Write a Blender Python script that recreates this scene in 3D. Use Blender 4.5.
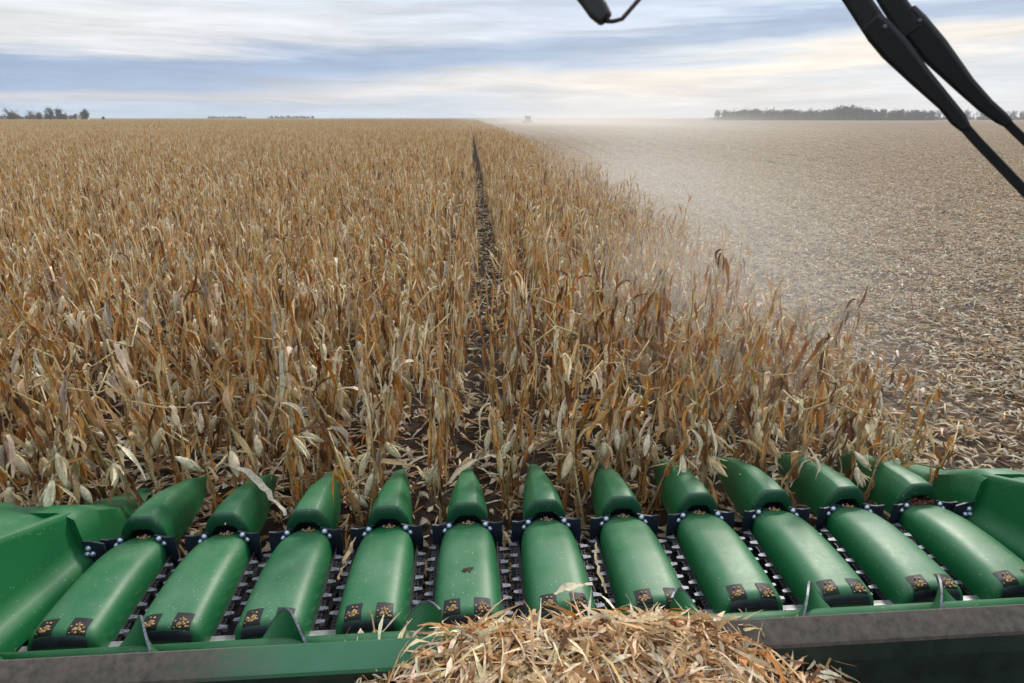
import bpy, math, random
import numpy as np

for o in list(bpy.data.objects):
    bpy.data.objects.remove(o)
S = bpy.context.scene
COL = S.collection
rad = math.radians

# ---------------------------------------------------------------- camera
EYE = 3.15
PSI = rad(3.5)
TH = math.atan(223.5 / 640)
cam_d = bpy.data.cameras.new('camera')
cam = bpy.data.objects.new('camera', cam_d)
COL.objects.link(cam)
cam_d.sensor_width = 36
cam_d.lens = 22.5
cam_d.clip_start = 0.05
cam_d.clip_end = 30000
cam.location = (0, 0, EYE)
cam.rotation_euler = (math.pi / 2 - TH, 0, -PSI)
cam_d.dof.use_dof = True
cam_d.dof.focus_distance = 7.0
cam_d.dof.aperture_fstop = 7.0
S.camera = cam

# ---------------------------------------------------------------- sky, sun, exposure
SUN_EL, SUN_AZ = rad(38), rad(30)
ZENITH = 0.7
W = bpy.data.worlds.new('World')
S.world = W
W.use_nodes = True
wt = W.node_tree
for n in list(wt.nodes):
    wt.nodes.remove(n)


def nd(tree, kind, **kw):
    n = tree.nodes.new(kind)
    for k, v in kw.items():
        if k.startswith('i_'):
            n.inputs[k[2:].replace('_', ' ')].default_value = v
        else:
            setattr(n, k, v)
    return n


def math_n(tree, op, a, b=None, c=None, clamp=False):
    n = tree.nodes.new('ShaderNodeMath')
    n.operation = op
    n.use_clamp = clamp
    for i, x in enumerate((a, b, c)):
        if x is None:
            continue
        if isinstance(x, (int, float)):
            n.inputs[i].default_value = x
        else:
            tree.links.new(x, n.inputs[i])
    return n.outputs[0]


def mix_rgb(tree, fac, a, b, blend='MIX'):
    n = tree.nodes.new('ShaderNodeMix')
    n.data_type = 'RGBA'
    n.blend_type = blend
    for sock, x in ((n.inputs['Factor'], fac), (n.inputs['A'], a), (n.inputs['B'], b)):
        if isinstance(x, (int, float)):
            sock.default_value = x
        elif isinstance(x, tuple):
            sock.default_value = x if len(x) == 4 else (*x, 1)
        else:
            tree.links.new(x, sock)
    # the RGBA sockets are the ones named A/B of type RGBA
    return n.outputs['Result']


def mixc(tree, fac, a, b, blend='MIX'):
    n = tree.nodes.new('ShaderNodeMix')
    n.data_type = 'RGBA'
    n.blend_type = blend
    for idx, x in ((0, fac), (6, a), (7, b)):
        sock = n.inputs[idx]
        if isinstance(x, (int, float)):
            sock.default_value = x
        elif isinstance(x, tuple):
            sock.default_value = x if len(x) == 4 else (*x, 1)
        else:
            tree.links.new(x, sock)
    return n.outputs[2]


def ramp(tree, fac, stops, interp='LINEAR'):
    n = tree.nodes.new('ShaderNodeValToRGB')
    cr = n.color_ramp
    cr.interpolation = interp
    while len(cr.elements) < len(stops):
        cr.elements.new(0.5)
    for e, (p, c) in zip(cr.elements, stops):
        e.position = p
        e.color = (*c, 1) if len(c) == 3 else c
    tree.links.new(fac, n.inputs[0])
    return n.outputs[0]


sky = nd(wt, 'ShaderNodeTexSky', sky_type='NISHITA', sun_disc=False)
sky.sun_elevation = SUN_EL
sky.sun_rotation = SUN_AZ
sky.air_density = 1.0
sky.dust_density = 2.0
tc = nd(wt, 'ShaderNodeTexCoord')
sep = nd(wt, 'ShaderNodeSeparateXYZ')
wt.links.new(tc.outputs['Generated'], sep.inputs[0])
az = math_n(wt, 'ARCTAN2', sep.outputs[0], sep.outputs[1])          # radians, + to the right
el = math_n(wt, 'ARCSINE', sep.outputs[2])
azd = math_n(wt, 'MULTIPLY', az, 57.2958)
eld = math_n(wt, 'MULTIPLY', el, 57.2958)


def sky_noise(sx, sz, detail, rough, off, dist=0.0):
    cx = nd(wt, 'ShaderNodeCombineXYZ')
    wt.links.new(math_n(wt, 'MULTIPLY', azd, sx), cx.inputs[0])
    wt.links.new(math_n(wt, 'MULTIPLY', eld, sz), cx.inputs[1])
    cx.inputs[2].default_value = off
    n = nd(wt, 'ShaderNodeTexNoise')
    n.inputs['Scale'].default_value = 1.0
    n.inputs['Detail'].default_value = detail
    n.inputs['Roughness'].default_value = rough
    n.inputs['Distortion'].default_value = dist
    wt.links.new(cx.outputs[0], n.inputs['Vector'])
    return n.outputs['Fac']


nA = sky_noise(0.045, 0.33, 5, 0.55, 1.7, 0.3)
nB = sky_noise(0.10, 1.1, 6, 0.6, 7.3, 0.4)
nC = sky_noise(0.02, 0.09, 3, 0.5, 4.1)
# height in degrees, warped so that the decks of cloud tilt and fray
warp = math_n(wt, 'ADD', math_n(wt, 'MULTIPLY', math_n(wt, 'SUBTRACT', nA, 0.5), 5.0),
              math_n(wt, 'MULTIPLY', math_n(wt, 'SUBTRACT', nB, 0.5), 1.6))
amp = math_n(wt, 'MULTIPLY_ADD', eld, 0.22, 0.12, clamp=True)
shift = math_n(wt, 'MULTIPLY', math_n(wt, 'MULTIPLY_ADD', azd, -0.05, -1.45), math_n(wt, 'MULTIPLY_ADD', eld, 0.4, -0.2, clamp=True))
e2 = math_n(wt, 'ADD', math_n(wt, 'ADD', eld, math_n(wt, 'MULTIPLY', warp, amp)), shift)
# cloud decks by (warped) height: 0..16 degrees maps to 0..1
eN = math_n(wt, 'MULTIPLY', e2, 1 / 16.0, clamp=True)
left = ramp(wt, eN, [(0.0, (5.2, 6.9, 9.2)), (0.045, (5.6, 7.1, 9.2)), (0.08, (7.8, 8.0, 8.7)), (0.12, (4.2, 5.6, 8.0)),
                     (0.22, (3.9, 5.2, 7.5)), (0.29, (8.4, 8.5, 8.8)), (0.42, (8.9, 9.0, 9.2)), (0.55, (7.4, 8.2, 9.2)),
                     (1.0, (7.2, 7.9, 8.8))])
right = ramp(wt, eN, [(0.0, (7.6, 8.2, 9.0)), (0.03, (8.4, 8.5, 8.8)), (0.06, (10.0, 9.4, 8.7)), (0.125, (9.8, 9.4, 8.9)), (0.16, (7.0, 7.8, 9.0)),
                      (0.195, (4.5, 5.7, 7.7)), (0.26, (4.3, 5.5, 7.6)), (0.33, (7.0, 7.9, 9.3)), (0.5, (6.4, 7.5, 9.2)),
                      (1.0, (7.2, 7.9, 8.8))])
mlr = math_n(wt, 'MULTIPLY_ADD', azd, 1 / 34.0, 0.62, clamp=True)
deck = mixc(wt, mlr, left, right)
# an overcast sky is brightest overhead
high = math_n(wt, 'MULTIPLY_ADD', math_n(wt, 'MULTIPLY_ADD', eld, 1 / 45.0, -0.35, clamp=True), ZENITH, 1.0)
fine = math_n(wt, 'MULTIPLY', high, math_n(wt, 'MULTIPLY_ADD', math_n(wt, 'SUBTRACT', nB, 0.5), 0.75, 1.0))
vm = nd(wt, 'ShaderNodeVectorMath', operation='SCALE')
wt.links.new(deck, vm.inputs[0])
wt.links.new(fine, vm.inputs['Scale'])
# a cover of cloud with thin places that let the clear sky through
cover = math_n(wt, 'MULTIPLY_ADD', math_n(wt, 'SUBTRACT', nC, 0.5), 0.6, 0.94, clamp=True)
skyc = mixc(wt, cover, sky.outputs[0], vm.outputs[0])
bg = nd(wt, 'ShaderNodeBackground')
bg.inputs['Strength'].default_value = 0.095
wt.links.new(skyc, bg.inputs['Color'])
wo = nd(wt, 'ShaderNodeOutputWorld')
wt.links.new(bg.outputs[0], wo.inputs['Surface'])

sun_d = bpy.data.lights.new('sun', 'SUN')
sun_d.energy = 3.2
sun_d.angle = rad(10)
sun_d.color = (1.0, 0.93, 0.83)
sun = bpy.data.objects.new('sun', sun_d)
COL.objects.link(sun)
sun.rotation_euler = (math.pi / 2 - SUN_EL, 0, math.pi - SUN_AZ)

S.view_settings.view_transform = 'Standard'
S.view_settings.look = 'None'
S.view_settings.exposure = 0.0
S.view_settings.gamma = 1.0
S.render.engine = 'CYCLES'
S.cycles.use_denoising = True
S.cycles.max_bounces = 6
S.cycles.diffuse_bounces = 3
S.cycles.glossy_bounces = 2
S.cycles.transmission_bounces = 2
S.cycles.volume_bounces = 1
S.cycles.caustics_reflective = False
S.cycles.caustics_refractive = False

rng = np.random.default_rng(11)
random.seed(11)


# ---------------------------------------------------------------- materials
def new_mat(name):
    m = bpy.data.materials.new(name)
    m.use_nodes = True
    t = m.node_tree
    b = t.nodes['Principled BSDF']
    return m, t, b


def tex_noise(t, scale, detail=4, rough=0.55, coord='Object', dist=0.0, vec=None):
    n = t.nodes.new('ShaderNodeTexNoise')
    n.inputs['Scale'].default_value = scale
    n.inputs['Detail'].default_value = detail
    n.inputs['Roughness'].default_value = rough
    n.inputs['Distortion'].default_value = dist
    if vec is None:
        c = t.nodes.new('ShaderNodeTexCoord')
        vec = c.outputs[coord]
    t.links.new(vec, n.inputs['Vector'])
    return n.outputs['Fac']


def mapr(t, v, a, b, c=0.0, d=1.0):
    n = t.nodes.new('ShaderNodeMapRange')
    n.inputs[1].default_value, n.inputs[2].default_value = a, b
    n.inputs[3].default_value, n.inputs[4].default_value = c, d
    t.links.new(v, n.inputs[0])
    return n.outputs[0]


def bump(t, b, h, strength, dist=0.01):
    n = t.nodes.new('ShaderNodeBump')
    n.inputs['Strength'].default_value = strength
    n.inputs['Distance'].default_value = dist
    t.links.new(h, n.inputs['Height'])
    t.links.new(n.outputs[0], b.inputs['Normal'])


def plant_mat(name, trans, fibre=True):
    m, t, b = new_mat(name)
    a = t.nodes.new('ShaderNodeAttribute')
    a.attribute_name = 'tint'
    n = tex_noise(t, 38, 3, 0.6)
    n2 = tex_noise(t, 7, 3, 0.6)
    f = math_n(t, 'MULTIPLY', mapr(t, n, 0.3, 0.7, 0.72, 1.2), mapr(t, n2, 0.3, 0.7, 0.8, 1.16))
    v = t.nodes.new('ShaderNodeVectorMath')
    v.operation = 'SCALE'
    t.links.new(a.outputs['Color'], v.inputs[0])
    t.links.new(f, v.inputs['Scale'])
    t.links.new(v.outputs[0], b.inputs['Base Color'])
    b.inputs['Roughness'].default_value = 0.62
    b.inputs['Specular IOR Level'].default_value = 0.3
    if trans > 0:
        tr = t.nodes.new('ShaderNodeBsdfTranslucent')
        hs = t.nodes.new('ShaderNodeHueSaturation')
        hs.inputs['Saturation'].default_value = 1.25
        hs.inputs['Value'].default_value = 1.1
        t.links.new(v.outputs[0], hs.inputs['Color'])
        t.links.new(hs.outputs[0], tr.inputs['Color'])
        mx = t.nodes.new('ShaderNodeMixShader')
        mx.inputs[0].default_value = trans
        t.links.new(b.outputs[0], mx.inputs[1])
        t.links.new(tr.outputs[0], mx.inputs[2])
        t.links.new(mx.outputs[0], t.nodes['Material Output'].inputs['Surface'])
    return m


M_LEAF = plant_mat('dry_leaf', 0.26)
M_STALK = plant_mat('dry_stalk', 0.0)
M_HUSK = plant_mat('dry_husk', 0.15)


def green_mat(name, base, dust_amt, rough, speck=0.0):
    m, t, b = new_mat(name)
    geo = t.nodes.new('ShaderNodeNewGeometry')
    pos = geo.outputs['Position']
    sepn = t.nodes.new('ShaderNodeSeparateXYZ')
    t.links.new(geo.outputs['Normal'], sepn.inputs[0])
    up = mapr(t, sepn.outputs[2], 0.1, 0.95)
    n1 = tex_noise(t, 3.2, 6, 0.62, vec=pos)
    n2 = tex_noise(t, 26, 5, 0.7, vec=pos)
    film = math_n(t, 'MULTIPLY', math_n(t, 'MULTIPLY', mapr(t, n1, 0.36, 0.66, 0.1, 1.15), mapr(t, n2, 0.25, 0.75, 0.55, 1.0)), up)
    film = math_n(t, 'MULTIPLY', film, dust_amt)
    c = mixc(t, film, base, (0.24, 0.30, 0.24))
    # small settled flakes of chaff
    vo = t.nodes.new('ShaderNodeTexVoronoi')
    vo.inputs['Scale'].default_value = 70
    vo.inputs['Randomness'].default_value = 1.0
    t.links.new(pos, vo.inputs['Vector'])
    sc = t.nodes.new('ShaderNodeSeparateColor')
    t.links.new(vo.outputs['Color'], sc.inputs[0])
    sp = math_n(t, 'MULTIPLY', math_n(t, 'LESS_THAN', vo.outputs['Distance'], 0.20),
                math_n(t, 'GREATER_THAN', math_n(t, 'MULTIPLY', sc.outputs[0], mapr(t, n1, 0.35, 0.6, 0.88, 1.03)), 1 - speck))
    c = mixc(t, math_n(t, 'MULTIPLY', sp, 0.75), c, (0.55, 0.48, 0.34))
    t.links.new(c, b.inputs['Base Color'])
    r = math_n(t, 'MULTIPLY_ADD', film, 0.25, rough, clamp=True)
    r = math_n(t, 'ADD', r, mapr(t, n2, 0.3, 0.7, -0.02, 0.03))
    t.links.new(r, b.inputs['Roughness'])
    b.inputs['Coat Weight'].default_value = 0.0
    bump(t, b, n2, 0.015, 0.003)
    return m


GREEN = (0.005, 0.122, 0.036)
M_GREEN = green_mat('green_poly', GREEN, 0.24, 0.46, 0.10)
M_GREEN_STEEL = green_mat('green_steel', (0.006, 0.105, 0.032), 0.22, 0.42, 0.10)
M_COLLAR = green_mat('shaded_green_poly', (0.004, 0.055, 0.024), 0.06, 0.42, 0.05)  # snout green darkened: shade on the cab-facing lip put into its colour


def plain_mat(name, col, rough, metal=0.0, var=0.25, scale=30, bmp=0.1):
    m, t, b = new_mat(name)
    geo = t.nodes.new('ShaderNodeNewGeometry')
    n = tex_noise(t, scale, 5, 0.65, vec=geo.outputs['Position'])
    c = mixc(t, mapr(t, n, 0.3, 0.7), tuple(x * (1 - var) for x in col), tuple(min(1, x * (1 + var)) for x in col))
    t.links.new(c, b.inputs['Base Color'])
    t.links.new(mapr(t, n, 0.3, 0.7, max(0.05, rough - 0.08), min(1, rough + 0.1)), b.inputs['Roughness'])
    b.inputs['Metallic'].default_value = metal
    if bmp:
        bump(t, b, n, bmp, 0.004)
    return m


M_RUBBER_AND_SHADE = plain_mat('black_rubber_and_hollow_shade', (0.010, 0.015, 0.030), 0.5, 0, 0.3, 20)
M_CHAIN = plain_mat('oiled_chain_steel', (0.035, 0.03, 0.034), 0.45, 0.6, 0.5, 60)
M_LUG = plain_mat('worn_steel', (0.15, 0.16, 0.185), 0.52, 0.85, 0.7, 50)
M_DECK = plain_mat('deck_steel', (0.05, 0.05, 0.055), 0.42, 0.8, 0.5, 18)
M_PAN = plain_mat('galvanised_pan', (0.42, 0.42, 0.43), 0.42, 0.6, 0.25, 14)
M_BOLT = plain_mat('zinc_bolt', (0.50, 0.58, 0.72), 0.32, 0.7, 0.2, 60, 0)
M_BLACK = plain_mat('black_plastic', (0.004, 0.004, 0.005), 0.6, 0, 0.3, 30)
M_DARK = plain_mat('dark_green_underside', (0.010, 0.022, 0.016), 0.5, 0, 0.4, 8)
M_KERNEL = plain_mat('corn_kernels', (0.36, 0.22, 0.09), 0.5, 0, 0.75, 60)
M_RUST = plain_mat('red_brown_silk', (0.10, 0.028, 0.014), 0.9, 0, 0.5, 40)


def dusty_mat():
    m, t, b = new_mat('dusty_green_steel')
    geo = t.nodes.new('ShaderNodeNewGeometry')
    pos = geo.outputs['Position']
    n1 = tex_noise(t, 1.3, 5, 0.6, vec=pos)
    n2 = tex_noise(t, 22, 6, 0.7, vec=pos)
    sx = t.nodes.new('ShaderNodeSeparateXYZ')
    t.links.new(pos, sx.inputs[0])
    # the ends of the beam carry the thick dust, the swept middle shows its paint
    ends = math_n(t, 'ABSOLUTE', math_n(t, 'ADD', sx.outputs[0], 0.15))
    k = math_n(t, 'ADD', mapr(t, ends, 0.5, 1.5, 0.0, 1.0), math_n(t, 'MULTIPLY', math_n(t, 'SUBTRACT', n1, 0.5), 1.1))
    k = math_n(t, 'ADD', k, math_n(t, 'MULTIPLY', math_n(t, 'SUBTRACT', n2, 0.5), 0.5))
    k = mapr(t, k, 0.25, 0.75)
    dust = mixc(t, mapr(t, n2, 0.3, 0.7), (0.045, 0.038, 0.031), (0.115, 0.096, 0.078))
    c = mixc(t, k, mixc(t, mapr(t, n1, 0.3, 0.7), (0.010, 0.11, 0.04), (0.05, 0.17, 0.09)), dust)
    t.links.new(c, b.inputs['Base Color'])
    t.links.new(mapr(t, k, 0, 1, 0.4, 0.9), b.inputs['Roughness'])
    bump(t, b, n2, 0.15, 0.005)
    return m


M_DUSTY = dusty_mat()


# ---------------------------------------------------------------- mesh helpers
class MB:
    """collects verts / faces (with an optional tint and material slot per piece)"""

    def __init__(self):
        self.v, self.f, self.t, self.mi = [], [], [], []
        self.n = 0

    def add(self, verts, faces, tint=(0.5, 0.5, 0.5), mi=0):
        verts = np.asarray(verts, float).reshape(-1, 3)
        self.v.append(verts)
        tint = np.asarray(tint, float)
        if tint.ndim == 1:
            tint = np.tile(tint, (len(verts), 1))
        self.t.append(tint)
        for q in faces:
            self.f.append(tuple(i + self.n for i in q))
            self.mi.append(mi)
        self.n += len(verts)

    def merge(self, o, mi=0):
        off = self.n
        for v, t in zip(o.v, o.t):
            self.v.append(v)
            self.t.append(t)
            self.n += len(v)
        for q in o.f:
            self.f.append(tuple(i + off for i in q))
            self.mi.append(mi)

    def box(self, x0, x1, y0, y1, z0, z1, **k):
        v = [(x, y, z) for z in (z0, z1) for y in (y0, y1) for x in (x0, x1)]
        self.add(v, [(0, 2, 3, 1), (4, 5, 7, 6), (0, 1, 5, 4), (2, 6, 7, 3), (0, 4, 6, 2), (1, 3, 7, 5)], **k)

    def rings(self, rings, closed=False, cap0=False, cap1=False, **k):
        m = len(rings[0])
        fs = []
        for i in range(len(rings) - 1):
            for j in range(m if closed else m - 1):
                a, b2 = i * m + j, i * m + (j + 1) % m
                fs.append((a, b2, b2 + m, a + m))
        if cap0:
            fs.append(tuple(range(m))[::-1])
        if cap1:
            fs.append(tuple((len(rings) - 1) * m + j for j in range(m)))
        self.add(np.concatenate([np.asarray(r, float) for r in rings]), fs, **k)

    def tube(self, pts, radii, n=6, cap=True, **k):
        pts = np.asarray(pts, float)
        rs = np.broadcast_to(np.asarray(radii, float), (len(pts),))
        rr = []
        up = np.array([0.13, 0.31, 0.94])
        for i, p in enumerate(pts):
            d = pts[min(i + 1, len(pts) - 1)] - pts[max(i - 1, 0)]
            d = d / (np.linalg.norm(d) + 1e-9)
            a = np.cross(d, up if abs(d @ up) < 0.95 else np.array([1., 0, 0]))
            a /= np.linalg.norm(a)
            b = np.cross(d, a)
            ang = np.arange(n) * 2 * np.pi / n
            rr.append(p + rs[i] * (np.cos(ang)[:, None] * a + np.sin(ang)[:, None] * b))
        self.rings(rr, closed=True, cap0=cap, cap1=cap, **k)

    def dome(self, c, r, sq=0.7, n=10, axis='z', **k):
        c = np.asarray(c, float)
        rr = []
        ang = np.arange(n) * 2 * np.pi / n
        for e in (0, 0.5, 1.0, 1.35):
            x, y, z = r * math.cos(e) * np.cos(ang), r * math.cos(e) * np.sin(ang), np.full(n, r * sq * math.sin(e))
            p = np.stack([x, y, z], 1)
            if axis == '-y':
                p = np.stack([x, -z, y], 1)
            rr.append(c + p)
        self.rings(rr, closed=True, cap1=True, **k)

    def mesh(self, name, mats, smooth=True, sharp=None):
        me = bpy.data.meshes.new(name)
        v = np.concatenate(self.v)
        me.from_pydata(v.tolist(), [], self.f)
        for m in (mats if isinstance(mats, (list, tuple)) else [mats]):
            me.materials.append(m)
        at = me.attributes.new('tint', 'FLOAT_COLOR', 'POINT')
        tt = np.concatenate(self.t)
        at.data.foreach_set('color', np.concatenate([tt, np.ones((len(tt), 1))], 1).astype(np.float32).ravel())
        me.polygons.foreach_set('material_index', np.array(self.mi, np.int32))
        if smooth:
            me.polygons.foreach_set('use_smooth', np.ones(len(self.f), bool))
            if sharp is not None:
                me.set_sharp_from_angle(angle=rad(sharp))
        me.update()
        return me

    def obj(self, name, mats, parent=None, smooth=True, sharp=None, link=True):
        o = bpy.data.objects.new(name, self.mesh(name, mats, smooth, sharp))
        if link:
            COL.objects.link(o)
        if parent is not None:
            o.parent = parent
        return o


def tag(o, label=None, cat=None, group=None, kind=None):
    for k, v in (('label', label), ('category', cat), ('group', group), ('kind', kind)):
        if v:
            o[k] = v
    return o


def empty(name, loc=(0, 0, 0), rot=(0, 0, 0)):
    o = bpy.data.objects.new(name, None)
    o.empty_display_size = 0.2
    o.location = loc
    o.rotation_euler = rot
    COL.objects.link(o)
    return o


def bevel(o, w, seg=2):
    m = o.modifiers.new('bevel', 'BEVEL')
    m.width = w
    m.segments = seg
    m.limit_method = 'ANGLE'
    m.angle_limit = rad(35)
    return o


SP = 0.5588           # spacing of the rows
X0 = -0.055
EDGE = X0 + 6.5 * SP + 0.28    # right edge of the standing corn

# ---------------------------------------------------------------- ground
m, t, b = new_mat('field_soil')
geo = t.nodes.new('ShaderNodeNewGeometry')
pos = geo.outputs['Position']
sx = t.nodes.new('ShaderNodeSeparateXYZ')
t.links.new(pos, sx.inputs[0])
n1 = tex_noise(t, 0.9, 8, 0.68, vec=pos)
n2 = tex_noise(t, 11, 8, 0.72, vec=pos)
n3 = tex_noise(t, 0.035, 5, 0.6, vec=pos)
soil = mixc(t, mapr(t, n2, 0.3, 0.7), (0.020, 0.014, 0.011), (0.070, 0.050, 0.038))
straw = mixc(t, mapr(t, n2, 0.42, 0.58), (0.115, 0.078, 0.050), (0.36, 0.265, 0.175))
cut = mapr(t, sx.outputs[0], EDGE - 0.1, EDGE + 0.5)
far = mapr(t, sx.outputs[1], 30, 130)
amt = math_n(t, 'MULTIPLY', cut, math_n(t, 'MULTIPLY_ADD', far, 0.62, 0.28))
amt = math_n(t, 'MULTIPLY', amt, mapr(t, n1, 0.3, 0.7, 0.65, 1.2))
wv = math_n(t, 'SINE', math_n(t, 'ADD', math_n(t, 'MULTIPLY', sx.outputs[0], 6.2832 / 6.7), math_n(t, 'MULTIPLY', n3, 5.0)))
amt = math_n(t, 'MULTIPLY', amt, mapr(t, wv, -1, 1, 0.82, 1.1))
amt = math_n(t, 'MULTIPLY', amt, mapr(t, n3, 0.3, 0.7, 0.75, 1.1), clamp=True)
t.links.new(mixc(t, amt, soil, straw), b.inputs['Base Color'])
b.inputs['Roughness'].default_value = 0.95
b.inputs['Specular IOR Level'].default_value = 0.1
bump(t, b, n2, 0.8, 0.03)
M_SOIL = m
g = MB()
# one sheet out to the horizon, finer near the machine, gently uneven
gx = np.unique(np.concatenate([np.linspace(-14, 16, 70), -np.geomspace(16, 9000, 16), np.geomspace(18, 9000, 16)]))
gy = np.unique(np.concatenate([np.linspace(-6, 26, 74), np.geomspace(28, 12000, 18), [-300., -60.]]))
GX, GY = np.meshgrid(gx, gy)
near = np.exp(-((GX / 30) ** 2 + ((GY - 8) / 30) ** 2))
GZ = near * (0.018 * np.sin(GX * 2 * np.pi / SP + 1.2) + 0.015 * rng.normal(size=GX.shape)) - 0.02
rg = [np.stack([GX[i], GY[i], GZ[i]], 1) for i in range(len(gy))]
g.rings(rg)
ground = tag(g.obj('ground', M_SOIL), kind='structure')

# ---------------------------------------------------------------- corn plants
TINTS = np.array([(.64, .46, .26), (.82, .70, .52), (.50, .30, .145), (.48, .23, .075), (.17, .085, .042), (.44, .365, .285), (.62, .42, .22), (.31, .15, .06)])
TP_LEAF = np.array([.15, .13, .19, .16, .14, .05, .10, .11])
TP_LITTER = np.array([.26, .32, .13, .05, .09, .10, .04, .02])


def tint_pick(r, p):
    c = TINTS[r.choice(len(TINTS), p=p / p.sum())] * r.uniform(0.82, 1.15)
    return c * (1 + r.normal(0, 0.04, 3))


def ribbon(r, mb, base, az, e0, e1, length, width, seg, tint, curl=0.6, pw=1.3, cross=3, twist=0.0, mi=0):
    """a dry leaf: a ribbon that leaves the stalk, folds over and hangs, crumpled and twisted"""
    p = np.array(base, float)
    rr, tt = [], []
    ds = length / seg
    ph, ph2 = r.uniform(0, 6.28, 2)
    tw = 0.0
    for i in range(seg + 1):
        s = i / seg
        e = e0 + (e1 - e0) * min(1, s ** pw * 1.15) + 0.18 * math.sin(ph + s * 7)
        a = az + 0.35 * math.sin(ph2 + s * 4) * s
        d = np.array([math.cos(e) * math.cos(a), math.cos(e) * math.sin(a), math.sin(e)])
        side = np.array([-math.sin(a), math.cos(a), 0])
        nrm = np.cross(d, side)
        tw = twist * s + 0.4 * math.sin(ph + s * 5)
        sd = side * math.cos(tw) + nrm * math.sin(tw)
        nn = -side * math.sin(tw) + nrm * math.cos(tw)
        w = width * (0.45 + 0.55 * math.sin(min(1, s * 2.2) * math.pi / 2)) * (1 - max(0, (s - 0.45) / 0.55) ** 1.6)
        w = max(w, 0.003) * (1 + 0.25 * math.sin(ph2 * 3 + s * 11))
        if cross == 3:
            rr.append([p - sd * w / 2 + nn * curl * w * .5, p, p + sd * w / 2 + nn * curl * w * .5 * r.uniform(.6, 1.3)])
        else:
            rr.append([p - sd * w / 2, p + sd * w / 2])
        k = 1 + 0.18 * (s - 0.5) * math.sin(ph * 5)
        tt += [np.clip(np.asarray(tint) * k, 0.01, 0.9)] * len(rr[-1])
        p = p + d * ds
    mb.rings(rr, tint=np.array(tt), mi=mi)


def ear_mesh(r, mb, base, az, hang, L, R, detail=1):
    """husked ear hanging from its shank: a pod of pale husks with loose flared tips"""
    d = np.array([math.cos(hang) * math.cos(az), math.cos(hang) * math.sin(az), math.sin(hang)])
    c = np.array(base, float)
    col = np.array([(.78, .68, .47), (.84, .76, .56), (.60, .48, .28)][r.integers(3)]) * r.uniform(.9, 1.1)
    n = 9 if detail else 6
    ts = np.linspace(0, 1, 8 if detail else 5)
    prof = R * np.array([0.35 + 0.65 * math.sin(min(1, q * 2.4) * 1.57) if q < .45 else max(0.12, 1 - ((q - .45) / .58) ** 2.0) for q in ts])
    bend = r.normal(0, 0.06, 3)
    pts = [c + d * L * q + bend * L * q * q for q in ts]
    mb.tube([c - np.array([0, 0, -0.01]) - d * 0.04, pts[0]], [0.008, 0.012], 5, tint=col * .8)
    mb.tube(pts, prof, n, tint=col)
    for k in range(4 if detail else 2):
        a2 = az + r.uniform(-2.2, 2.2)
        q0 = r.uniform(0.05, 0.5)
        ribbon(r, mb, pts[0] + d * L * q0 * .3 + np.array([math.cos(a2), math.sin(a2), 0]) * R * .8, a2,
               hang + r.uniform(0.1, .7), hang + r.uniform(-.5, 1.1), L * r.uniform(.5, 1.1), R * r.uniform(.35, .85), 5, col * r.uniform(.75, 1.05) * (1, .95, .86), curl=.9, pw=1, twist=r.normal(0, 1.2))


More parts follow.
